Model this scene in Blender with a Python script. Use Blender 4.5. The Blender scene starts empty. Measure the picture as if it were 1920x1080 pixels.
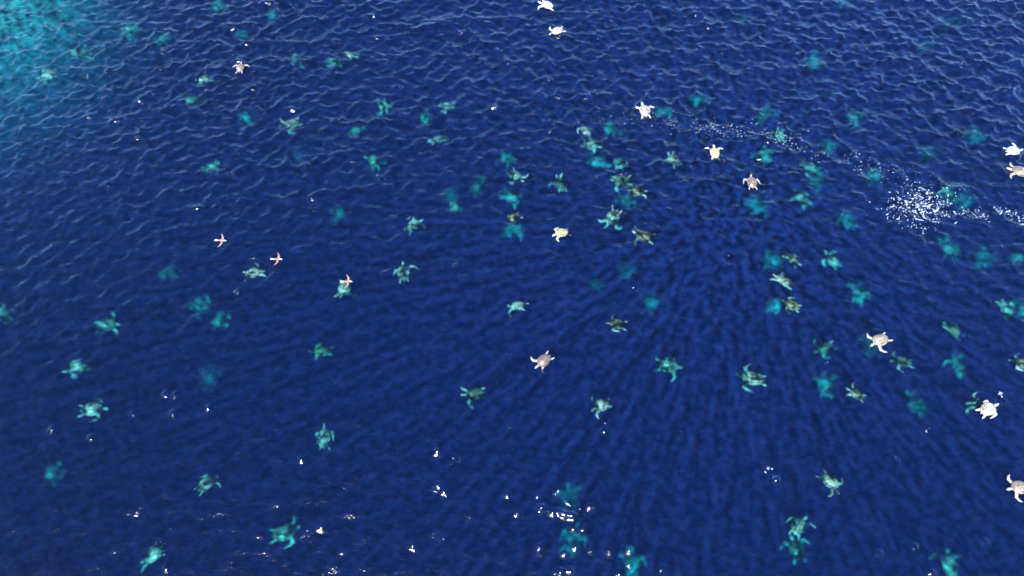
import bpy, math, random
import numpy as np
from mathutils import Vector, Matrix, Quaternion

random.seed(7)
rng = np.random.default_rng(7)
scene = bpy.context.scene
COL = scene.collection

# ------------------------------------------------------------------ camera
CAM_H = 37.0
PITCH = math.radians(60.0)            # depression of the optical axis
HFOV = math.radians(70.0)
cd = bpy.data.cameras.new("camera")
cam = bpy.data.objects.new("camera", cd)
COL.objects.link(cam)
cam.location = (0, 0, CAM_H)
cam.rotation_euler = (math.radians(90) - PITCH, 0, 0)
cd.sensor_width = 36.0
cd.lens = 18.0 / math.tan(HFOV / 2)
cd.clip_start = 0.1
cd.clip_end = 20000
scene.camera = cam

# ------------------------------------------------------------------ sky, sun, exposure
SUN_TRAVEL = Vector((0.284, 0.557, -0.833)).normalized()
w = bpy.data.worlds.new("World")
scene.world = w
w.use_nodes = True
nt = w.node_tree
bg = nt.nodes["Background"]
sky = nt.nodes.new("ShaderNodeTexSky")
sky.sky_type = 'NISHITA'
sky.sun_disc = False
sky.sun_elevation = math.asin(-SUN_TRAVEL.z)
sky.sun_rotation = math.atan2(-SUN_TRAVEL.x, -SUN_TRAVEL.y)
sky.dust_density = 0.0
sky.ozone_density = 8.0
sky.air_density = 0.65
nt.links.new(sky.outputs[0], bg.inputs[0])
bg.inputs[1].default_value = 0.15
sl = bpy.data.lights.new("sun", 'SUN')
sl.energy = 3.6
sl.angle = math.radians(0.5)
sl.color = (1.0, 0.98, 0.955)
sun = bpy.data.objects.new("sun", sl)
COL.objects.link(sun)
sun.location = (-60, -120, 180)
sun.rotation_euler = SUN_TRAVEL.to_track_quat('-Z', 'Y').to_euler()
scene.view_settings.view_transform = 'Standard'
scene.view_settings.look = 'None'
scene.view_settings.gamma = 1.0
scene.view_settings.exposure = 2.55
scene.render.engine = 'CYCLES'
cy = scene.cycles
cy.use_denoising = True
cy.max_bounces = 4
cy.transparent_max_bounces = 8
cy.volume_bounces = 0
cy.sample_clamp_indirect = 6.0
cy.caustics_reflective = False
cy.caustics_refractive = False
cy.use_light_tree = False

# ------------------------------------------------------------------ pixel -> world helper (pixels of the 1920x1080 photograph)
FPX = 960.0 / math.tan(HFOV / 2)
def ray(px, py):
    x, y = (px - 960) / FPX, (540 - py) / FPX
    return np.array([x, math.cos(PITCH) + y * math.sin(PITCH), -math.sin(PITCH) + y * math.cos(PITCH)])
def on_plane(px, py, z=0.0):
    d = ray(px, py)
    return np.array([0, 0, CAM_H]) + d * ((z - CAM_H) / d[2])

# ------------------------------------------------------------------ materials
def new_mat(name):
    m = bpy.data.materials.new(name)
    m.use_nodes = True
    m.node_tree.nodes.clear()
    return m, m.node_tree.nodes, m.node_tree.links
def N(nodes, typ, **kw):
    n = nodes.new(typ)
    for k, v in kw.items():
        setattr(n, k, v)
    return n
def ramp(nodes, stops):
    r = nodes.new("ShaderNodeValToRGB")
    e = r.color_ramp.elements
    while len(e) < len(stops):
        e.new(0.5)
    for i, (p, c) in enumerate(stops):
        e[i].position = p
        e[i].color = (c, c, c, 1) if isinstance(c, (int, float)) else (*c, 1)
    return r

def sea_material():
    m, nd, lk = new_mat("sea_water")
    out = N(nd, "ShaderNodeOutputMaterial")
    tc = N(nd, "ShaderNodeTexCoord")
    # fine wind ripples as relief
    mp = N(nd, "ShaderNodeMapping"); mp.inputs["Rotation"].default_value = (0, 0, math.radians(12)); mp.inputs["Scale"].default_value = (0.75, 1.25, 1)
    lk.new(tc.outputs["Object"], mp.inputs[0])
    n1 = N(nd, "ShaderNodeTexNoise"); n1.inputs["Scale"].default_value = 4.6; n1.inputs["Detail"].default_value = 3.0; n1.inputs["Roughness"].default_value = 0.55
    lk.new(mp.outputs[0], n1.inputs["Vector"])
    bp = N(nd, "ShaderNodeBump"); bp.inputs["Strength"].default_value = 1.0; bp.inputs["Distance"].default_value = RIPPLE
    lk.new(n1.outputs[0], bp.inputs["Height"])
    fr = N(nd, "ShaderNodeFresnel"); fr.inputs["IOR"].default_value = 1.34
    lk.new(bp.outputs[0], fr.inputs["Normal"])
    gl = N(nd, "ShaderNodeBsdfGlossy"); gl.inputs["Roughness"].default_value = 0.14
    lk.new(bp.outputs[0], gl.inputs["Normal"])
    # noise painted into the transparency colour stands in for waves focusing sunlight
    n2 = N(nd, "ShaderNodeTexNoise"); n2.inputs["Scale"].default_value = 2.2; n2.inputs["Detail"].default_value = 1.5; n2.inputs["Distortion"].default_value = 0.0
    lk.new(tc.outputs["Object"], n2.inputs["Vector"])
    r2 = ramp(nd, [(0.39, PAINTED_FOCUS_LOW), (0.59, 1.0)])
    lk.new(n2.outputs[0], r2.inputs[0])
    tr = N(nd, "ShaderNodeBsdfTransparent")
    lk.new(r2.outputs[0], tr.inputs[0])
    rf = N(nd, "ShaderNodeBsdfRefraction"); rf.inputs["IOR"].default_value = 1.10; rf.inputs["Roughness"].default_value = 0.55
    lk.new(bp.outputs[0], rf.inputs["Normal"])
    n3 = N(nd, "ShaderNodeTexNoise"); n3.inputs["Scale"].default_value = 3.4; n3.inputs["Detail"].default_value = 3.0; n3.inputs["Roughness"].default_value = 0.6
    lk.new(mp.outputs[0], n3.inputs["Vector"])
    r3 = ramp(nd, [(0.36, 0.62), (0.62, 1.0)])  # light and dark of small ripples, painted into the refraction colour
    lk.new(n3.outputs[0], r3.inputs[0]); lk.new(r3.outputs[0], rf.inputs["Color"])
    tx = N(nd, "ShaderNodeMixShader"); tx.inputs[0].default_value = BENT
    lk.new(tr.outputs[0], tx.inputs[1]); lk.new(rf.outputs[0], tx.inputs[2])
    mx = N(nd, "ShaderNodeMixShader")
    lk.new(fr.outputs[0], mx.inputs[0]); lk.new(tx.outputs[0], mx.inputs[1]); lk.new(gl.outputs[0], mx.inputs[2])
    lk.new(mx.outputs[0], out.inputs["Surface"])
    va = N(nd, "ShaderNodeVolumeAbsorption"); va.inputs["Density"].default_value = 1.0; va.inputs["Color"].default_value = ABS_COL
    vs = N(nd, "ShaderNodeVolumeScatter"); vs.inputs["Density"].default_value = 0.053; vs.inputs["Anisotropy"].default_value = -0.30; vs.inputs["Color"].default_value = SCA_COL
    ad = N(nd, "ShaderNodeAddShader")
    lk.new(va.outputs[0], ad.inputs[0]); lk.new(vs.outputs[0], ad.inputs[1]); lk.new(ad.outputs[0], out.inputs["Volume"])
    m.cycles.homogeneous_volume = True
    return m
RIPPLE = 0.038
PAINTED_FOCUS_LOW = 0.02
BENT = 0.70
ABS_COL = (0.0, 0.874, 0.955, 1)
SCA_COL = (0.28, 0.205, 1.0, 1)

def skin_material():
    m, nd, lk = new_mat("turtle_skin")
    out = N(nd, "ShaderNodeOutputMaterial"); p = N(nd, "ShaderNodeBsdfPrincipled")
    oi = N(nd, "ShaderNodeObjectInfo"); tc = N(nd, "ShaderNodeTexCoord")
    v = N(nd, "ShaderNodeTexVoronoi"); v.feature = 'DISTANCE_TO_EDGE'; v.inputs["Scale"].default_value = 14
    lk.new(tc.outputs["Object"], v.inputs["Vector"])
    r = ramp(nd, [(0.02, 1.0), (0.22, 0.62)])
    lk.new(v.outputs["Distance"], r.inputs[0])
    n = N(nd, "ShaderNodeTexNoise"); n.inputs["Scale"].default_value = 5
    lk.new(tc.outputs["Object"], n.inputs["Vector"])
    r2 = ramp(nd, [(0.3, 0.7), (0.65, 1.0)])
    lk.new(n.outputs[0], r2.inputs[0])
    m1 = N(nd, "ShaderNodeMix"); m1.data_type = 'RGBA'; m1.blend_type = 'MULTIPLY'; m1.inputs[0].default_value = 1
    lk.new(r.outputs[0], m1.inputs[6]); lk.new(r2.outputs[0], m1.inputs[7])
    m2 = N(nd, "ShaderNodeMix"); m2.data_type = 'RGBA'; m2.blend_type = 'MULTIPLY'; m2.inputs[0].default_value = 1
    lk.new(oi.outputs["Color"], m2.inputs[6]); lk.new(m1.outputs[2], m2.inputs[7])
    lk.new(m2.outputs[2], p.inputs["Base Color"])
    p.inputs["Roughness"].default_value = 0.5
    lk.new(p.outputs[0], out.inputs[0])
    return m

def shell_material():
    m, nd, lk = new_mat("turtle_shell")
    out = N(nd, "ShaderNodeOutputMaterial"); p = N(nd, "ShaderNodeBsdfPrincipled")
    oi = N(nd, "ShaderNodeObjectInfo"); tc = N(nd, "ShaderNodeTexCoord")
    ad = N(nd, "ShaderNodeVectorMath"); ad.operation = 'ADD'      # every shell has its own markings
    sc = N(nd, "ShaderNodeVectorMath"); sc.operation = 'SCALE'; sc.inputs[0].default_value = (37, 21, 13)
    lk.new(oi.outputs["Random"], sc.inputs["Scale"])
    lk.new(tc.outputs["Object"], ad.inputs[0]); lk.new(sc.outputs[0], ad.inputs[1])
    n = N(nd, "ShaderNodeTexNoise"); n.inputs["Scale"].default_value = 3.2; n.inputs["Detail"].default_value = 4; n.inputs["Distortion"].default_value = 0.8
    lk.new(ad.outputs[0], n.inputs["Vector"])
    r = ramp(nd, [(0.34, 0.42), (0.52, 0.88), (0.68, 1.15)])
    lk.new(n.outputs[0], r.inputs[0])
    at = N(nd, "ShaderNodeAttribute"); at.attribute_name = "seam"
    r2 = ramp(nd, [(0.0, 1.0), (1.0, 0.35)])
    lk.new(at.outputs["Fac"], r2.inputs[0])
    m1 = N(nd, "ShaderNodeMix"); m1.data_type = 'RGBA'; m1.blend_type = 'MULTIPLY'; m1.inputs[0].default_value = 1
    lk.new(r.outputs[0], m1.inputs[6]); lk.new(r2.outputs[0], m1.inputs[7])
    m2 = N(nd, "ShaderNodeMix"); m2.data_type = 'RGBA'; m2.blend_type = 'MULTIPLY'; m2.inputs[0].default_value = 1
    lk.new(oi.outputs["Color"], m2.inputs[6]); lk.new(m1.outputs[2], m2.inputs[7])
    lk.new(m2.outputs[2], p.inputs["Base Color"])
    p.inputs["Roughness"].default_value = 0.38
    lk.new(p.outputs[0], out.inputs[0])
    return m

def bird_material():
    m, nd, lk = new_mat("bird_plumage")
    out = N(nd, "ShaderNodeOutputMaterial"); p = N(nd, "ShaderNodeBsdfPrincipled")
    at = N(nd, "ShaderNodeAttribute"); at.attribute_name = "pale"
    n = N(nd, "ShaderNodeTexNoise"); n.inputs["Scale"].default_value = 18
    r = ramp(nd, [(0.3, (0.125, 0.066, 0.042)), (0.7, (0.165, 0.098, 0.068))])
    lk.new(n.outputs[0], r.inputs[0])
    mx = N(nd, "ShaderNodeMix"); mx.data_type = 'RGBA'; mx.inputs[7].default_value = (0.42, 0.415, 0.405, 1)
    lk.new(at.outputs["Fac"], mx.inputs[0]); lk.new(r.outputs[0], mx.inputs[6])
    lk.new(mx.outputs[2], p.inputs["Base Color"])
    p.inputs["Roughness"].default_value = 0.8
    lk.new(p.outputs[0], out.inputs[0])
    return m

def plain(name, col, rough=0.7, noise=None):
    m, nd, lk = new_mat(name)
    out = N(nd, "ShaderNodeOutputMaterial"); p = N(nd, "ShaderNodeBsdfPrincipled")
    p.inputs["Roughness"].default_value = rough
    if noise:
        tc = N(nd, "ShaderNodeTexCoord"); n = N(nd, "ShaderNodeTexNoise"); n.inputs["Scale"].default_value = noise[0]; n.inputs["Detail"].default_value = 5
        lk.new(tc.outputs["Object"], n.inputs["Vector"])
        r = ramp(nd, [(0.35, noise[1]), (0.65, col)])
        lk.new(n.outputs[0], r.inputs[0]); lk.new(r.outputs[0], p.inputs["Base Color"])
    else:
        p.inputs["Base Color"].default_value = (*col, 1)
    lk.new(p.outputs[0], out.inputs[0])
    return m

# ------------------------------------------------------------------ the sea: one closed body of water, its top a sheet of wind waves
LMIN, LMAX, NW = 0.42, 6.0, 150
lam = LMIN * (LMAX / LMIN) ** ((np.arange(NW) + rng.random(NW)) / NW)
th = math.radians(97) + rng.normal(0, math.radians(52), NW)
KX, KY = 2 * np.pi / lam * np.cos(th), 2 * np.pi / lam * np.sin(th)
PH = rng.random(NW) * 2 * np.pi
SLOPE_RMS = 0.25
wt = np.exp(-((np.log(lam / 0.85)) / 1.05) ** 2)
slope = wt / math.sqrt((wt ** 2).sum() / 2) * SLOPE_RMS
AMP = slope * lam / (2 * np.pi)
CHOP = 0.7
def waves(x, y, spacing=None):
    """displacement (dx, dy, dz) of the water surface at rest position x, y"""
    dx = np.zeros_like(x); dy = np.zeros_like(x); dz = np.zeros_like(x)
    gust = np.clip((y - 14) / 26, 0, 1); gust = .37 + .78 * gust * gust * (3 - 2 * gust)      # calmer water near, a breeze farther out
    gust = gust * (1 + .20 * np.sin(x * .23 + 1.3 + .8 * np.sin(y * .3)) * np.sin(y * .37 + .4) + .16 * np.sin(x * .71 + y * .43 + np.sin(x * .3)) * np.sin(y * .9 - x * .2))
    for i in range(NW):
        ph = KX[i] * x + KY[i] * y + PH[i]
        a = AMP[i]
        if spacing is not None:
            a = a * np.clip((lam[i] / spacing - 2.2) / 2.0, 0, 1)
        a = a * gust
        s = np.sin(ph)
        dz += a * (np.cos(ph) + .32 * np.sin(2 * ph))     # leaning crests: the lee face is the steep one
        dx -= CHOP * a * math.cos(th[i]) * s
        dy -= CHOP * a * math.sin(th[i]) * s
    return dx, dy, dz
WAVELETS = []   # x, y, kind, size, height: steep little peaks added to catch sun glints, and the rings round things at the surface
def wavelets(x, y):
    dz = np.zeros_like(x)
    for (cx, cy, kind, w, a) in WAVELETS:
        m = (np.abs(x - cx) < 3 * w) & (np.abs(y - cy) < 3 * w)
        if not m.any():
            continue
        r = np.hypot(x[m] - cx, y[m] - cy)
        dz[m] += a * np.exp(-(r / w) ** 2) if kind == 'peak' else a * np.cos(r / w * 11) * np.exp(-((r - w) / (.45 * w)) ** 2)
    return dz
for (px, py) in ((952, 927), (971, 961), (1013, 952), (1020, 953), (1036, 960), (1050, 958), (1058, 964), (1070, 967), (1078, 969), (1076, 988), (1094, 989), (1108, 950), (1080, 1026),
                 (1109, 1030), (1059, 1037), (1144, 1034), (1181, 1032), (1051, 1072), (1066, 1071), (1074, 1073), (1163, 1073), (1181, 1058), (1243, 1065), (1271, 1079), (1012, 1024),
                 (821, 846), (822, 909), (834, 921), (776, 1023), (604, 989), (568, 861), (251, 774), (171, 821), (98, 804), (313, 1065), (328, 741), (311, 739), (326, 775), (392, 765),
                 (541, 540), (1455, 898), (1649, 1038), (1714, 1025), (1747, 1073), (1273, 815), (1135, 808), (853, 499), (967, 203), (447, 546), (1847, 1016)):
    p = on_plane(px, py)
    WAVELETS.append((p[0], p[1], 'peak', .17 + .03 * rng.random(), .14 + .03 * rng.random()))
for (px, py) in ((451, 128), (1045, 58), (1209, 208), (1410, 342), (1020, 676), (1650, 638), (1851, 768), (1912, 914), (1340, 288), (1053, 437), (1207, 444), (475, 512), (1157, 608)):
    p = on_plane(px, py)
    WAVELETS.append((p[0], p[1], 'ring', 1.0, .022))
def height(x, y):
    return float(waves(np.array([x]), np.array([y]))[2][0])

def axis(lo, hi, step, far, grow=1.13):
    mid = np.arange(lo, hi + step / 2, step)
    right, d, p = [], step, hi
    while p < far:
        d *= grow; p += d; right.append(p)
    left, d, p = [], step, lo
    while p > -far:
        d *= grow; p -= d; left.append(p)
    return np.concatenate([left[::-1], mid, right])
def grid_faces(nx, ny):
    i = np.arange(nx * ny).reshape(ny, nx)
    return np.stack([i[:-1, :-1], i[:-1, 1:], i[1:, 1:], i[1:, :-1]], -1).reshape(-1, 4)
def quick_mesh(name, verts, quads, smooth=True):
    me = bpy.data.meshes.new(name)
    me.vertices.add(len(verts)); me.vertices.foreach_set("co", np.asarray(verts, np.float32).ravel())
    me.loops.add(len(quads) * 4); me.loops.foreach_set("vertex_index", np.asarray(quads, np.int32).ravel())
    me.polygons.add(len(quads)); me.polygons.foreach_set("loop_start", np.arange(len(quads), dtype=np.int32) * 4)
    me.polygons.foreach_set("use_smooth", np.full(len(quads), smooth))
    me.update(calc_edges=True); me.validate()
    return me

FAR = 5000.0
ax = axis(-44, 44, 0.105, FAR); ay = axis(2, 51, 0.105, FAR)
X, Y = np.meshgrid(ax, ay)
sx = np.gradient(ax); sy = np.gradient(ay)
SP = np.maximum(sx[None, :] * np.ones_like(Y), sy[:, None] * np.ones_like(X))
dx, dy, dz = waves(X, Y, SP)
dz += wavelets(X, Y)
top = np.stack([X + dx, Y + dy, dz], -1).reshape(-1, 3)
nx, ny = len(ax), len(ay)
q = grid_faces(nx, ny)
idx = np.arange(nx * ny).reshape(ny, nx)
ring = np.concatenate([idx[0, :-1], idx[:-1, -1], idx[-1, :0:-1], idx[:0:-1, 0]])
BOT = -60.0
low = top[ring].copy(); low[:, 2] = BOT
li = nx * ny + np.arange(len(ring))
side = np.stack([np.roll(ring, -1), ring, li, np.roll(li, -1)], -1)
cen = nx * ny + len(ring)
vall = np.concatenate([top, low, [[0, 0, BOT]]])
# bottom: fan of quads (two ring edges each)
k = np.arange(0, len(ring) - len(ring) % 2, 2)
bot = np.stack([np.full(len(k), cen), li[(k + 2) % len(ring)], li[(k + 1) % len(ring)], li[k]], -1)
me = quick_mesh("sea", vall, np.concatenate([q, side, bot]))
sea = bpy.data.objects.new("sea", me); COL.objects.link(sea)
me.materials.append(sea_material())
sea["kind"] = "structure"; sea["label"] = "deep blue open sea ruffled by small wind waves"

# the seabed: deep, with a sandy reef shelf that comes up under the upper left corner of the view
gx = axis(-90, 90, 3.0, 4800, 1.25); gy = axis(-20, 130, 3.0, 4800, 1.25)
GX, GY = np.meshgrid(gx, gy)
c0 = on_plane(-150, -60)
dist = np.hypot((GX - c0[0]) * 0.95, (GY - c0[1]) * 1.0)
rise = 1 / (1 + np.exp((dist - 20.0) / 3.0))
GZ = -38 + 37.5 * rise + 0.25 * np.sin(GX * 0.7 + 1) * np.sin(GY * 0.6)
sm = quick_mesh("seabed", np.stack([GX, GY, GZ], -1).reshape(-1, 3), grid_faces(len(gx), len(gy)))
seabed = bpy.data.objects.new("seabed", sm); COL.objects.link(seabed)
sm.materials.append(plain("reef_sand", (0.86, 0.86, 0.82), 0.9, (0.35, (0.70, 0.70, 0.66))))
seabed["kind"] = "structure"; seabed["label"] = "pale reef shelf rising under the turquoise corner of the sea"

# ------------------------------------------------------------------ turtle shapes
def chain_depth(P, chain):
    """greatest depth inside a tapering chain of (x, y, r), and the radius there"""
    best = np.full(len(P), -9.0); rad = np.full(len(P), 0.1)
    for (x0, y0, r0), (x1, y1, r1) in zip(chain[:-1], chain[1:]):
        a = np.array([x0, y0]); b = np.array([x1, y1]) - a
        t = np.clip(((P - a) @ b) / (b @ b), 0, 1)
        d = np.hypot(*(P - a - t[:, None] * b).T)
        r = r0 + (r1 - r0) * t
        f = r - d
        m = f > best
        best[m] = f[m]; rad[m] = r[m]
    return best, rad
def inflate(prims, res, bounds):
    """one continuous skin: the outline of the union of all prims, swollen to each prim's thickness. prims: (depth function, thickness)"""
    x0, x1, y0, y1 = bounds
    xs = np.arange(x0, x1, res); ys = np.arange(y0, y1, res)
    GX, GY = np.meshgrid(xs, ys)
    P = np.stack([GX.ravel(), GY.ravel()], 1)
    def F(P):
        return np.max([f(P)[0] for f, _ in prims], axis=0)
    nx, ny = len(xs), len(ys)
    quads = grid_faces(nx, ny)
    quads = quads[F(P[quads].mean(1)) > 0]
    cnt = np.bincount(quads.ravel(), minlength=nx * ny)
    used = np.unique(quads)
    edge = (cnt > 0) & (cnt < 4)
    Pn = P.copy(); e = np.where(edge)[0]; h = 0.004
    for _ in range(4):
        p = Pn[e]; f = F(p)
        g = np.stack([F(p + [h, 0]) - F(p - [h, 0]), F(p + [0, h]) - F(p - [0, h])], 1) / (2 * h)
        Pn[e] = p - (f / np.maximum((g ** 2).sum(1), 0.2))[:, None] * g * 0.8
    T = np.zeros(nx * ny)
    for f, t in prims:
        d, r = f(Pn)
        u = np.clip(d / r, 0, 1)
        T += (t * np.sqrt(np.clip(1 - (1 - u) ** 2, 0, 1))) ** 5
    T = T ** 0.2
    T[edge] = 0
    m_top = -np.ones(nx * ny, int); m_top[used] = np.arange(len(used))
    m_bot = m_top.copy()
    inner = used[~edge[used]]
    m_bot[inner] = len(used) + np.arange(len(inner))
    V = np.concatenate([np.column_stack([Pn[used], T[used]]), np.column_stack([Pn[inner], -0.8 * T[inner]])])
    return V, np.concatenate([m_top[quads], m_bot[quads[:, ::-1]]])

FLIP = {  # elbow, tip of a front flipper on the left side
    'fwd': ((.54, .45), (.50, .76)), 'out': ((.43, .52), (.20, .82)), 'back': ((.36, .50), (-.08, .66)),
    'sweep': ((.26, .46), (-.24, .50)), 'reach': ((.62, .36), (.78, .58)), 'tuck': ((.40, .43), (.14, .46)),
}
def turtle_body(lf, rf, yaw, rear, zl, zr, tail=0.6):
    (le, lt), (re, rt) = FLIP[lf], FLIP[rf]
    hx, hy = .43 + .31 * math.cos(yaw), .31 * math.sin(yaw)
    body = lambda P: ((1 - np.hypot(P[:, 0] / .485, P[:, 1] / .37)) * .37, np.full(len(P), .30))
    C = lambda *c: (lambda P: chain_depth(P, c))
    prims = [
        (body, .13),
        (C((.36, 0, .13), (.43 + .12 * math.cos(yaw), .12 * math.sin(yaw), .085), (hx - .03 * math.cos(yaw), hy - .03 * math.sin(yaw), .092), (hx + .07 * math.cos(yaw), hy + .07 * math.sin(yaw), .052)), .085),
        (C((.26, .20, .12), (le[0], le[1], .095), ((le[0] + lt[0]) / 2 + .03, (le[1] + lt[1]) / 2 + .02, .075), (lt[0], lt[1], .028)), .04),
        (C((.26, -.20, .12), (re[0], -re[1], .095), ((re[0] + rt[0]) / 2 + .03, -(re[1] + rt[1]) / 2 - .02, .075), (rt[0], -rt[1], .028)), .04),
        (C((-.33, .19, .09), (-.53, .20 + rear[0] * .6, .075), (-.66, .20 + rear[0], .05)), .035),
        (C((-.33, -.19, .09), (-.53, -.20 - rear[1] * .6, .075), (-.66, -.20 - rear[1], .05)), .035),
        (C((-.40, 0, .06), (-tail, 0, .018)), .03),
    ]
    V, Q = inflate(prims, .032, (-.85, 1.05, -1.05, 1.05))
    a = np.abs(V[:, 1])
    V[:, 2] += np.where(a > .33, (a - .33) * np.where(V[:, 1] > 0, zl, zr), 0) * (V[:, 0] > -.40)
    V[:, 2] += np.where(V[:, 0] > .5, (V[:, 0] - .5) * .12, 0) * (a < .3)
    return V, Q
POSES = [
    ('fwd', 'fwd', 0.0, (.10, .10), -.10, -.10), ('out', 'out', 0.15, (.14, .08), -.08, -.06), ('back', 'back', -0.2, (.12, .10), -.10, -.14),
    ('fwd', 'back', 0.35, (.16, .10), .12, -.35), ('out', 'fwd', -0.35, (.06, .18), -.4, .1), ('sweep', 'out', 0.1, (.18, .12), -.3, -.1),
    ('reach', 'back', 0.2, (.04, .2), .05, -.2), ('tuck', 'sweep', -0.1, (.08, .08), -.3, -.3),
]
SCUTES = [(x, 0) for x in (.34, .17, 0, -.17, -.34)] + [(x, s * .20) for s in (1, -1) for x in (.26, .08, -.10, -.27)] + \
         [(.50 * math.cos(t) , .395 * math.sin(t)) for t in np.linspace(0, 2 * math.pi, 23)[:-1]]
def carapace_mesh():
    nr, ns = 20, 56
    S = np.array(SCUTES)
    V, seam = [], []
    def outline(t):
        c, s = math.cos(t), math.sin(t)
        k = 1 + 0.10 * c - 0.06 * max(0, -c) ** 2
        ser = 0.010 * max(0, -c) * math.cos(11 * t)
        return (.515 + ser) * c, (.40 + ser) * s * k
    for i in range(nr + 1):
        rho = (i + 0.35) / (nr + 0.35)
        for j in range(ns):
            t = 2 * math.pi * j / ns
            ox, oy = outline(t)
            x, y = ox * rho, oy * rho
            z = 0.215 * (1 - rho ** 2.3) ** 0.85 + 0.03 + 0.016 * math.exp(-(y / .05) ** 2) * (1 - rho)
            d = np.sort(np.hypot(S[:, 0] - x, S[:, 1] - y))
            g = math.exp(-((d[1] - d[0]) / .022) ** 2)
            V.append((x, y, z - 0.010 * g)); seam.append(g)
    for rr, z in ((0.97, -0.01), (0.80, -0.06)):
        for j in range(ns):
            ox, oy = outline(2 * math.pi * j / ns)
            V.append((ox * rr, oy * rr, z)); seam.append(0)
    V.append((0, 0, 0.262)); seam.append(0)
    Q = []
    for i in range(nr + 2):
        for j in range(ns):
            a, b = i * ns + j, i * ns + (j + 1) % ns
            Q.append((a, a + ns, b + ns, b))
    c = len(V) - 1
    for j in range(0, ns, 2):
        Q.append((c, j, j + 1, (j + 2) % ns))
    me = quick_mesh("carapace", np.array(V), np.array(Q))
    at = me.attributes.new("seam", 'FLOAT', 'POINT'); at.data.foreach_set("value", np.array(seam, np.float32))
    return me
M_SKIN, M_SHELL = skin_material(), shell_material()
BODY = []
KEYS = ['fwd', 'out', 'back', 'sweep', 'reach', 'tuck']
for p in list(POSES):          # a second stroke of each kind, the head turned and the limbs trailing differently
    POSES.append((p[1], random.choice(KEYS), -p[2] + random.uniform(-.3, .3), (random.uniform(.02, .2), random.uniform(.02, .2)), p[5] - .2, p[4] - .1))
for p in POSES:
    V, Q = turtle_body(*p)
    b = quick_mesh("sea_turtle", V, Q); b.materials.append(M_SKIN); BODY.append(b)
SHELL = carapace_mesh(); SHELL.materials.append(M_SHELL)

# skin colour, shell colour
TINT = {
    'W': ((.25, .215, .170), (.140, .108, .076)), 'P': ((.23, .205, .175), (.120, .078, .060)), 'C': ((.34, .315, .255), (.30, .27, .20)),
    'Y': ((.84, .84, .66), (.62, .62, .32)), 'G': ((.84, .86, .80), (.32, .36, .24)), 'T': ((.80, .86, .76), (.66, .76, .60)),
    'B': ((.34, .315, .275), (.23, .20, .165)), 'Z': ((.36, .36, .27), (.24, .235, .105)), 'H': ((.36, .38, .31), (.28, .30, .22)), 'L': ((.84, .88, .80), (.80, .86, .74)),
}
GROUP_UP, GROUP_IN = "sea turtles breaking the surface", "sea turtles swimming under the surface"
def turtle(px, py, head, depth, scale, pose, tint, label, tilt=None):
    """head: direction of the head in the picture, degrees, 0 right, 90 up. depth: metres from surface down to the rim of the shell."""
    if .45 < depth:
        depth = .62 + (depth - .45) * 1.6
    elif .10 < depth:
        depth += {'Y': .20, 'G': .22}.get(tint, .26)
    if depth < .06:
        depth -= .06
    scale *= .96 - .08 * (py / 1080)
    p = on_plane(px, py, -depth)
    if depth > .4:                       # the water bends the line of sight a little
        v = p - np.array([0, 0, CAM_H]); n = np.hypot(v[0], v[1]); t1 = n / -v[2]
        s1 = math.sin(math.atan(t1)) / 1.10
        p[:2] -= v[:2] / n * depth * .7 * (t1 - s1 / math.sqrt(1 - s1 * s1))
    a = math.radians(head)
    f = on_plane(px + 8 * math.cos(a), py - 8 * math.sin(a), -depth) - on_plane(px, py, -depth)
    rz = math.atan2(f[1], f[0])
    z = -depth + (height(p[0], p[1]) if depth < 0.6 else 0)
    if depth > .3 and rng.random() < .5:
        pose += 8
    scale *= 1 + rng.uniform(-.10, .08)
    o = bpy.data.objects.new("sea_turtle", None); COL.objects.link(o); o.empty_display_size = 0.3
    b = bpy.data.objects.new("body", BODY[pose]); COL.objects.link(b); b.parent = o
    o.location = (p[0], p[1], z)
    rx, ry = tilt if tilt else (rng.normal(0, .09), rng.normal(0, .08))
    if depth > 0.6 and not tilt:
        rx *= 2.8; ry *= 2.2
    o.rotation_euler = (rx, ry, rz)
    o.scale = (scale,) * 3
    skin, shell = TINT[tint]
    v = 1 + rng.normal(0, .06)
    b.color = (*[min(c * v, .9) for c in skin], 1)
    s = bpy.data.objects.new("carapace", SHELL); COL.objects.link(s)
    s.parent = o; s.location = (0, 0, 0.055)
    v = 1 + rng.normal(0, .10)
    s.color = (*[min(c * v, .9) for c in shell], 1)
    o["label"] = label; o["category"] = "sea turtle"; o["group"] = GROUP_UP if depth < 0.15 else GROUP_IN
    return o

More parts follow.
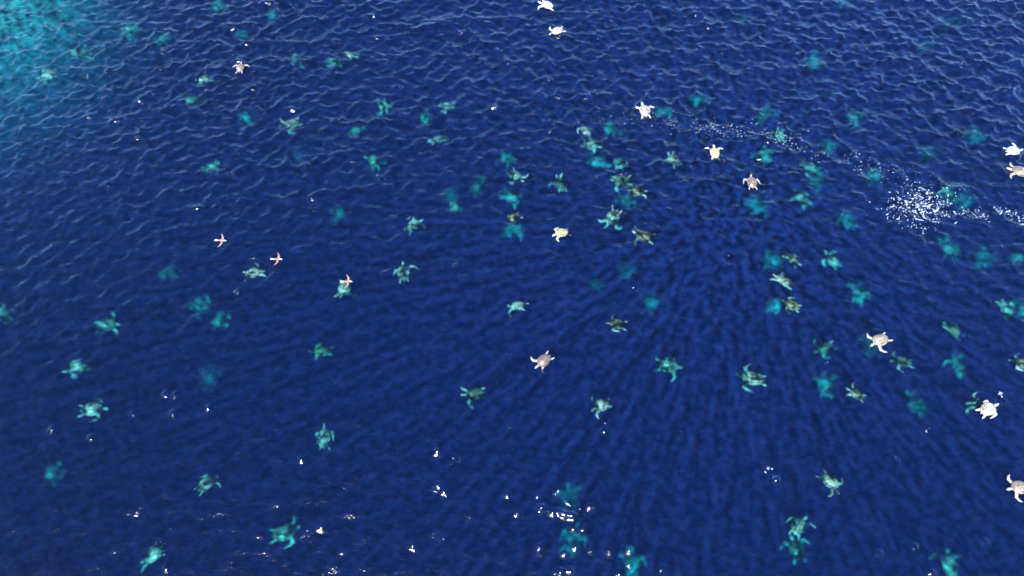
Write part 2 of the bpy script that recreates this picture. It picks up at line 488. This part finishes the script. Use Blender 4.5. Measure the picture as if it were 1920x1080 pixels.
for t in (
    # ---- at the surface
    (451, 128, 75, .00, .82, 1, 'W', "dry beige turtle at the surface in the upper left, only one there out of water"),
    (1026, 11, 165, .05, 1.0, 0, 'H', "pale green turtle just awash, right at the picture's top edge"),
    (1045, 58, 200, .00, .95, 1, 'B', "white turtle at the surface just below the top edge, one flipper stretched right"),
    (1209, 208, 105, -.02, 1.05, 1, 'B', "bright white turtle at the surface with head up, at the foam trail's left end"),
    (1410, 342, 102, -.02, .86, 2, 'P', "pinkish white shelled turtle at the surface right of the yellow one"),
    (1913, 322, 165, .00, 1.15, 0, 'W', "cream turtle at the surface cut by the right edge above the foam"),
    (1020, 676, 220, .00, 1.0, 0, 'P', "pinkish brown turtle at the surface alone in the lower centre, white flippers spread"),
    (1650, 638, 208, .02, 1.0, 1, 'W', "grey white turtle at the surface with two long flippers, right of centre"),
    (1851, 768, 30, -.04, 1.0, 7, 'C', "round cream shell of a turtle riding on another turtle near the right edge"),
    (1912, 914, 185, .00, 1.0, 1, 'W', "grey beige turtle at the surface cut by the right edge, lower right"),
    # ---- just under the surface
    (1899, 283, 5, .05, 1.0, 1, 'H', "bright greenish white turtle awash above the cream one at right edge"),
    (1340, 288, 100, .05, .90, 0, 'Z', "pale yellow turtle awash, head up, left of the pinkish white one"),
    (1053, 437, 195, .05, .95, 3, 'Z', "yellow green turtle with one white flipper hanging down, left of the dark shelled one"),
    (964, 408, 205, .16, .82, 3, 'Y', "small yellow green dark blotched turtle, uppermost of the yellow ones in the centre"),
    (1207, 444, 165, .14, .98, 1, 'G', "dark olive shelled turtle with four white flippers in the picture's centre"),
    (1157, 608, 172, .20, .98, 5, 'G', "mottled dark green turtle with a white tail end, above the pinkish brown one"),
    (1487, 487, 130, .30, .88, 3, 'G', "small dark mottled turtle above the pale one with raised flippers"),
    (1470, 527, 150, .22, 1.05, 6, 'L', "pale mint turtle with two flippers raised, right of the picture's centre"),
    (1485, 573, 160, .28, .85, 2, 'Y', "slim bright green turtle beside a dull blue one, below the pale mint one"),
    (1192, 361, 10, .30, 1.0, 4, 'G', "dark turtle with curved white flippers, below another dark one in the upper centre"),
    (1128, 760, 200, .32, 1.0, 4, 'L', "vivid mint and dark green turtle in the lower centre, below the pinkish brown one"),
    (1606, 739, 150, .25, .85, 0, 'G', "dark green turtle with a white flipper pointing left, in the lower right"),
    (1916, 682, 160, .16, 1.0, 5, 'G', "dark mottled turtle cut by the right edge at mid height below the pale ones"),
    (1556, 903, 312, .30, 1.05, 4, 'T', "green turtle with pale flippers, alone in the lower right, head down right"),
    (1836, 760, 160, .50, 1.0, 4, 'T', "turquoise turtle under water carrying the round cream shelled one"),
    (382, 149, 20, .30, .95, 5, 'L', "small pale green turtle left of and below the dry beige one"),
    (475, 512, 15, .28, .95, 1, 'L', "pale green turtle in a small splash below the middle seabird's left side"),
    (547, 233, 200, .40, 1.05, 3, 'T', "teal turtle with white flipper tips below a long gap in the upper left"),
    (1098, 247, 120, .35, 1.0, 6, 'L', "pale green turtle raising one white flipper, left of the foam trail"),
    (1149, 408, 235, .36, 1.12, 4, 'T', "big turquoise green turtle with a pale head, above the dark olive one"),
    (1263, 300, 130, .40, 1.05, 5, 'L', "mint turtle with lumpy flippers left of the pale yellow one"),
    (656, 103, 340, .40, .95, 4, 'L', "small light green turtle, rightmost of three near the upper left's glitter"),
    # ---- a little deeper, turquoise
    (557, 111, 310, .9, 1.1, 7, 'L', "oval jade turtle, leftmost of three near the upper left's glitter"),
    (628, 118, 330, .8, 1.1, 2, 'L', "pale turquoise turtle, middle of three near the upper left's glitter"),
    (361, 186, 190, .8, 1.0, 2, 'T', "turquoise turtle below the small pale green one in the upper left"),
    (395, 313, 20, .8, 1.0, 4, 'T', "teal turtle straight above the leftmost seabird"),
    (720, 198, 300, .7, 1.0, 2, 'T', "turquoise turtle, left of a pair beneath the upper glitter"),
    (835, 199, 340, .6, .95, 3, 'T', "mottled turquoise turtle, highest one right of the upper left group"),
    (823, 263, 190, .6, 1.0, 0, 'T', "bright mottled turquoise turtle beneath a dull one, left of the upper centre"),
    (702, 302, 310, .9, 1.0, 4, 'T', "teal turtle above a short crooked foam streak"),
    (966, 330, 315, .5, 1.0, 3, 'L', "bright mint turtle in the upper centre, above a dull blue one"),
    (1108, 272, 350, .55, .95, 7, 'L', "pale turquoise turtle right below the one raising a flipper"),
    (1163, 308, 80, .7, 1.0, 7, 'L', "round bright aqua turtle above the upper dark one"),
    (1166, 339, 180, .5, 1.0, 1, 'G', "dark green turtle between the round aqua one and the one with curved flippers"),
    (1050, 346, 120, .6, 1.0, 5, 'G', "dull dark teal turtle with thin flippers in the upper centre"),
    (1521, 316, 175, .85, 1.2, 2, 'L', "large pale aqua turtle on the foam trail's underside"),
    (1461, 254, 110, .6, 1.0, 3, 'T', "mottled green turtle among the bubbles of the foam trail"),
    (1503, 374, 135, .8, 1.15, 7, 'L', "bright turquoise oval turtle right of the pinkish white one"),
    (1560, 488, 140, .7, 1.05, 2, 'L', "bright aqua turtle right of the small dark mottled one"),
    (1776, 362, 130, .8, 1.1, 5, 'L', "turquoise turtle at the upper right rim of the dense foam patch"),
    (775, 423, 35, .6, 1.0, 3, 'L', "mint turtle with ragged outline right of the rightmost seabird and above it"),
    (757, 512, 95, .5, 1.0, 2, 'L', "pale mint turtle head up, right of the rightmost seabird"),
    (646, 540, 262, .55, 1.05, 1, 'T', "turquoise turtle beneath the rightmost seabird"),
    (201, 609, 10, .8, 1.0, 4, 'T', "green turtle with a light shell patch, left of the picture's middle height"),
    (147, 690, 200, .7, 1.15, 7, 'L', "bright aqua turtle with oval shell near the left edge"),
    (604, 659, 185, .9, 1.0, 2, 'Y', "bright plain green turtle below the seabirds, left of the lower centre"),
    (174, 768, 8, .6, 1.1, 2, 'L', "light turquoise turtle near the left edge below the oval aqua one"),
    (387, 908, 40, .6, 1.05, 3, 'L', "turquoise turtle bent at the middle in the lower left"),
    (290, 1041, 200, .7, 1.1, 6, 'L', "pale turquoise turtle at the bottom edge in the lower left"),
    (608, 822, 92, .7, 1.1, 7, 'L', "turquoise turtle swimming upward, left of the lower centre"),
    (533, 1000, 15, .9, 1.2, 3, 'T', "turquoise turtle near the bottom edge with one pale flipper stretched right"),
    (890, 738, 190, .6, 1.0, 5, 'G', "dim green turtle with a pale spot, left below the pinkish brown one"),
    (970, 574, 170, .5, .98, 5, 'L', "pale teal turtle in the picture's centre, above the pinkish brown one"),
    (1411, 710, 165, .5, 1.25, 6, 'T', "large teal turtle trailing a blue blur, right of the lower centre"),
    (1252, 687, 350, .75, 1.1, 5, 'T', "dull teal turtle with a light stripe between the pinkish brown and large teal ones"),
    (1887, 581, 125, .7, 1.0, 6, 'T', "slim green turtle near the right edge at mid height"),
    (1787, 621, 140, .6, 1.0, 6, 'G', "thin dark grey green turtle right of the grey white one at the surface"),
    (1692, 679, 175, .6, 1.0, 1, 'G', "dark teal turtle below the grey white one at the surface"),
    (1547, 653, 200, .8, .95, 2, 'G', "dark green dim turtle left of the grey white one at the surface"),
    (1497, 988, 60, .6, 1.05, 3, 'T', "teal turtle with a looped pale flipper, upper of two at bottom right"),
    (1493, 1031, 110, 1.0, 1.1, 1, 'G', "dim green turtle, lower of two at bottom right"),
    (1779, 1061, 100, 1.0, 1.15, 4, 'T', "teal turtle at the bottom edge in the lower right"),
    (2, 589, 30, .8, 1.1, 2, 'L', "turquoise turtle cut by the left edge"),
    # ---- deeper, blue green and soft
    (410, 13, 60, 1.2, 1.1, 7, 'L', "soft aqua turtle at the top edge in the upper left"),
    (245, 58, 200, .85, 1.1, 2, 'L', "faint turtle in the glitter, left of one more faint near the top left"),
    (310, 72, 220, 1.1, 1.1, 1, 'L', "very faint turtle under glitter between the top left ones"),
    (455, 64, 80, 2.0, 1.1, 4, 'L', "faint blue turtle above the dry beige one"),
    (150, 100, 10, .75, 1.3, 5, 'L', "faint wide turtle in the turquoise fringe near the left edge"),
    (92, 141, 190, .42, 1.2, 2, 'L', "pale aqua turtle in bright water nearest the left top corner"),
    (465, 222, 70, 1.6, 1.0, 1, 'L', "faint teal turtle left of the one with white flipper tips"),
    (514, 26, 180, 1.7, 1.0, 2, 'L', "faint turtle at the top edge left of the glitter's middle"),
    (797, 223, 80, 1.3, 1.05, 7, 'L', "dull teal turtle, left below the highest mottled turquoise one"),
    (593, 246, 80, 2.2, 1.0, 3, 'L', "faint blue turtle right of the one with white flipper tips"),
    (666, 247, 80, 1.1, 1.0, 2, 'L', "soft turquoise turtle left of and level with the bright mottled one"),
    (561, 294, 90, 2.9, 1.0, 5, 'L', "barely visible blue turtle left of the crooked foam streak"),
    (950, 298, 130, 1.4, 1.0, 1, 'L', "soft blue green turtle just above the bright mint one"),
    (895, 352, 90, 1.8, 1.0, 3, 'T', "dim teal turtle left of the upper centre column of turtles"),
    (1242, 209, 20, 1.4, 1.1, 7, 'L', "soft aqua turtle touching the bright white one's right side"),
    (1310, 190, 80, 1.4, 1.2, 2, 'L', "soft teal turtle above the foam trail, right of the bright white one"),
    (1144, 241, 300, 1.2, 1.1, 0, 'L', "teal turtle with pale crest lines above it, left of the bright white one"),
    (1120, 304, 350, 1.3, 1.35, 5, 'L', "broad blue green turtle left of the round aqua one"),
    (1432, 291, 20, 1.2, 1.2, 7, 'L', "broad soft aqua turtle above the pinkish white one"),
    (1431, 217, 60, 1.6, 1.15, 2, 'L', "soft blue turtle above the foam trail's middle"),
    (1397, 33, 0, 2.9, 1.1, 4, 'L', "barely visible turtle near the top edge, right of the centre"),
    (1526, 116, 90, 1.9, 1.4, 7, 'L', "tall faint green turtle under wave crests in the upper right"),
    (1603, 219, 340, 1.2, 1.1, 1, 'L', "soft aqua turtle above the foam trail's right half"),
    (1553, 277, 70, 1.5, 1.0, 4, 'L', "dim teal turtle on the upper side of the foam trail"),
    (1530, 340, 80, 2.0, 1.2, 5, 'L', "faint blue turtle right under the large pale aqua one"),
    (1636, 331, 40, 1.6, 1.1, 3, 'L', "dim green turtle among foam flecks left of the dense patch"),
    (1740, 290, 60, 2.0, 1.0, 2, 'L', "faint teal turtle above the dense foam patch"),
    (1806, 376, 90, 2.0, 1.1, 7, 'L', "faint round blue turtle right of the dense foam patch"),
    (1783, 41, 350, 2.3, 1.2, 4, 'L', "faint greenish turtle near the top edge, upper right"),
    (1734, 82, 320, 2.4, 1.0, 1, 'L', "faint teal turtle below the greenish one in the upper right"),
    (1582, 6, 0, 2.0, 1.1, 2, 'L', "faint turtle touching the top edge in the upper right"),
    (1829, 253, 0, 2.5, 1.3, 5, 'L', "faint broad blue turtle left of the greenish white one at right edge"),
    (318, 512, 30, 1.5, 1.05, 0, 'L', "dull teal turtle, leftmost at the seabirds' height"),
    (375, 573, 340, 1.6, 1.1, 2, 'L', "soft blue green turtle below the leftmost seabird, upper of two"),
    (413, 602, 22, 1.4, 1.0, 2, 'T', "narrow teal turtle below the leftmost seabird, lower of two"),
    (393, 710, 70, 3.0, 1.2, 1, 'L', "barely visible blue turtle left of the plain bright green one"),
    (635, 398, 315, 1.7, 1.0, 6, 'L', "narrow blue turtle above the rightmost seabird"),
    (852, 387, 280, 1.0, .95, 2, 'L', "soft turquoise drop shaped turtle left of the centre column"),
    (845, 366, 0, 2.3, .9, 3, 'L', "faint turtle right above the drop shaped one"),
    (957, 370, 330, 1.3, 1.1, 1, 'L', "dull blue green turtle in the centre column above the small yellow green one"),
    (961, 433, 0, 1.7, 1.1, 0, 'L', "dull blue turtle right below the small yellow green one"),
    (1174, 374, 340, 1.5, 1.1, 2, 'L', "soft blue turtle under the one with curved white flippers"),
    (1119, 536, 100, 2.4, 1.0, 2, 'L', "faint teal turtle below the yellow green ones in the centre"),
    (1176, 508, 80, 2.9, 1.1, 3, 'L', "barely visible turtle below the dark olive shelled one"),
    (1221, 569, 70, 2.4, 1.2, 1, 'L', "faint round turtle right of the mottled dark green one"),
    (1420, 385, 20, 2.3, 1.3, 5, 'L', "faint broad blue turtle below the pinkish white one"),
    (1588, 415, 125, 1.5, 1.1, 2, 'L', "soft teal turtle right of the bright turquoise oval one"),
    (1780, 468, 100, 1.3, 1.2, 3, 'L', "teal turtle with streaky shell below the dense foam patch"),
    (1843, 487, 90, 2.1, 1.25, 0, 'L', "faint teal turtle between the streaky one and the right edge"),
    (1909, 483, 60, 1.3, 1.1, 7, 'L', "soft teal turtle at the right edge below the foam"),
    (1450, 490, 160, 2.1, 1.1, 4, 'T', "dim blue green turtle left of the small dark mottled one"),
    (1455, 573, 60, 1.4, 1.05, 7, 'L', "dull blue turtle touching the slim bright green one"),
    (1611, 553, 80, 1.2, 1.1, 0, 'L', "teal turtle with dark shell centre right of the slim bright green one"),
    (1921, 580, 90, 1.5, 1.0, 1, 'L', "soft teal turtle just peeping in at the right edge at mid height"),
    (1632, 650, 60, 2.3, 1.3, 2, 'T', "faint dark teal turtle behind the grey white one at the surface"),
    (1796, 688, 120, 1.2, 1.2, 4, 'L', "blue teal turtle with a broad shell in the lower right near the edge"),
    (1548, 725, 100, 1.5, 1.15, 0, 'L', "soft teal turtle left of the dark green one with a white flipper"),
    (1718, 756, 140, 1.6, 1.25, 5, 'L', "dull blue turtle between the white flippered dark one and the cream shell"),
    (102, 890, 70, 1.3, 1.0, 7, 'L', "soft teal turtle near the left edge in the lower left"),
    (1068, 934, 100, 3.2, 1.3, 2, 'L', "faint turtle among sun glints at the bottom, uppermost of three"),
    (1073, 1013, 70, 2.4, 1.3, 7, 'L', "soft teal turtle among sun glints at the bottom, middle of three"),
    (1185, 1060, 90, 1.9, 1.2, 0, 'L', "teal turtle among sun glints at the bottom edge, lowest of three"),
):
    turtle(*t)

# ------------------------------------------------------------------ three seabirds skimming over the water
def bird_mesh():
    C = lambda *c: (lambda P: chain_depth(P, c))
    prims = [
        (C((-.20, 0, .035), (-.05, 0, .062), (.12, 0, .058), (.25, 0, .042), (.30, 0, .030)), .055),     # body and head
        (C((-.16, 0, .035), (-.30, .018, .040), (-.38, .03, .022)), .012), (C((-.16, 0, .035), (-.30, -.018, .040), (-.38, -.03, .022)), .012),
    ]
    for s in (1, -1):
        prims.append((C((.07, s * .03, .075), (.11, s * .20, .066), (.05, s * .34, .048), (-.08, s * .50, .010)), .016))
    V, Q = inflate(prims, .014, (-.45, .40, -.56, .56))
    a = np.abs(V[:, 1])
    V[:, 2] += .22 * a - .30 * np.maximum(a - .22, 0)
    V[:, 2] += .02 * (V[:, 0] > .15) * (a < .08)
    pale = np.clip((V[:, 0] - .17) / .03, 0, 1) * (a < .10) + np.clip((-.17 - V[:, 0]) / .03, 0, 1) * (a < .10)
    me = quick_mesh("seabird", V, Q)
    at = me.attributes.new("pale", 'FLOAT', 'POINT'); at.data.foreach_set("value", np.clip(pale, 0, 1).astype(np.float32))
    return me
def beak_mesh():
    V, Q = [], []
    for i, (x, r) in enumerate(((.31, .014), (.345, .010), (.385, .002))):
        for j in range(8):
            t = 2 * math.pi * j / 8
            V.append((x, r * math.cos(t), r * math.sin(t) * .9 + .01))
    for i in range(2):
        for j in range(8):
            Q.append((i * 8 + j, i * 8 + (j + 1) % 8, i * 8 + 8 + (j + 1) % 8, i * 8 + 8 + j))
    return quick_mesh("beak", np.array(V), np.array(Q))
BM = bird_mesh(); BM.materials.append(bird_material())
KM = beak_mesh(); KM.materials.append(plain("beak_horn", (0.45, 0.42, 0.34), 0.5))
for (px, py, head, alt, roll, label) in (
        (414, 451, -3, 0.55, 0.10, "beige winged seabird flying right, leftmost of the three"),
        (519, 486, -2, 0.60, -0.06, "beige winged seabird flying right, the middle one of three"),
        (650, 528, 0, 0.55, 0.03, "beige winged seabird flying over a turquoise turtle, rightmost of three")):
    p = on_plane(px, py, alt)
    f = on_plane(px + 8 * math.cos(math.radians(head)), py - 8 * math.sin(math.radians(head)), alt) - p
    o = bpy.data.objects.new("seabird", None); COL.objects.link(o); o.empty_display_size = 0.3
    b = bpy.data.objects.new("body", BM); COL.objects.link(b); b.parent = o
    o.location = p; o.rotation_euler = (roll, 0, math.atan2(f[1], f[0])); o.scale = (.95, .95, .95)
    o["label"] = label; o["category"] = "seabird"; o["group"] = "seabirds skimming over the sea"
    b = bpy.data.objects.new("beak", KM); COL.objects.link(b); b.parent = o

# ------------------------------------------------------------------ foam: flecks and bubbles lying on the water
flecks = []     # px, py, size in metres, stretch
def puff(px, py, sx, sy, n, lo=.012, hi=.05, stretch=1.5):
    for _ in range(n):
        flecks.append((px + rng.normal(0, sx), py + rng.normal(0, sy), lo + (hi - lo) * rng.random() ** 2.2, 1 + rng.random() * (stretch - 1)))
def trail(pts, n, spread, lo=.012, hi=.04):
    pts = np.array(pts, float)
    seg = np.hypot(*np.diff(pts, axis=0).T); cum = np.concatenate([[0], np.cumsum(seg)])
    for _ in range(n):
        t = rng.random() * cum[-1]
        i = min(np.searchsorted(cum, t, 'right') - 1, len(seg) - 1)
        c = pts[i] + (pts[i + 1] - pts[i]) * (t - cum[i]) / seg[i]
        flecks.append((c[0] + rng.normal(0, spread), c[1] + rng.normal(0, spread * .55), lo + (hi - lo) * rng.random() ** 2.5, 1 + rng.random() * .6))
trail([(1120, 222), (1180, 215), (1250, 225), (1320, 240), (1420, 248)], 300, 17)
trail([(1280, 232), (1360, 245), (1430, 250)], 160, 11)
trail([(1420, 250), (1500, 272), (1560, 295), (1640, 310), (1700, 335)], 320, 19)
puff(1712, 372, 26, 20, 240, .012, .05); puff(1738, 384, 30, 14, 240, .012, .065, 2.4); puff(1720, 395, 34, 16, 130)
trail([(1745, 402), (1780, 402), (1820, 398), (1830, 408)], 160, 7); trail([(1835, 395), (1850, 415)], 70, 7)
trail([(1862, 392), (1890, 396), (1912, 408), (1919, 420)], 130, 5, .015, .06); trail([(1690, 420), (1760, 430)], 40, 8)
puff(1470, 262, 12, 10, 60)
for _ in range(70):      # torn strands of froth in the dense patch and behind it
    u = rng.random()
    flecks.append((1722 + rng.normal(0, 26) + 150 * max(0, u - .7), 384 + rng.normal(0, 14) + 40 * max(0, u - .7), .02 + .025 * rng.random(), 3.0 + 4 * rng.random()))
for px, py, n in ((710, 328, 12), (716, 334, 8), (447, 545, 7), (853, 500, 6), (1132, 800, 14), (1440, 880, 16), (1455, 893, 6), (1872, 740, 22), (1880, 752, 12),
                  (855, 866, 9), (1040, 925, 10), (1060, 945, 14), (1085, 960, 8), (1804, 117, 12), (1085, 426, 6), (573, 1012, 4), (1275, 815, 6), (1736, 806, 5),
                  (1546, 681, 3), (1192, 540, 4), (1368, 480, 4), (1125, 330, 3), (1163, 325, 8), (1685, 860, 5), (967, 203, 3), (1010, 930, 6), (1108, 952, 6)):
    puff(px, py, 4.5, 3.2, max(3, n * 2 // 3), .012, .05, 2.0)
bv, bq = [], []
for (px, py, r, st) in flecks:
    p = on_plane(px, py)
    ddx, ddy, ddz = waves(np.array([p[0]]), np.array([p[1]]))
    c = np.array([p[0] + ddx[0], p[1] + ddy[0], ddz[0]])
    if rng.random() < .4:
        c[2] -= rng.uniform(.04, .25)
    a0 = rng.random() * math.pi
    base = len(bv)
    for ringr, z in ((1.0, -.02), (.62, .35)):
        for j in range(6):
            t = a0 + j * math.pi / 3
            k = r * ringr * (.75 + .5 * rng.random())
            u, v = k * st * math.cos(t - a0), k * math.sin(t - a0)
            bv.append((c[0] + u * math.cos(a0) - v * math.sin(a0), c[1] + u * math.sin(a0) + v * math.cos(a0), c[2] + z * r * .6 + .004))
    for j in range(6):
        bq.append((base + j, base + (j + 1) % 6, base + 6 + (j + 1) % 6, base + 6 + j))
    bq.append((base + 6, base + 7, base + 8, base + 9)); bq.append((base + 6, base + 9, base + 10, base + 11))
fm = quick_mesh("foam", np.array(bv), np.array(bq))
fmat = plain("foam_white", (0.30, 0.34, 0.38), 0.6)
fmat.node_tree.nodes["Principled BSDF"].inputs["Alpha"].default_value = 0.48
fm.materials.append(fmat)
foam = bpy.data.objects.new("foam", fm); COL.objects.link(foam)
foam["kind"] = "stuff"; foam["label"] = "drifting white flecks of foam and bubbles on the water"; foam["category"] = "foam"
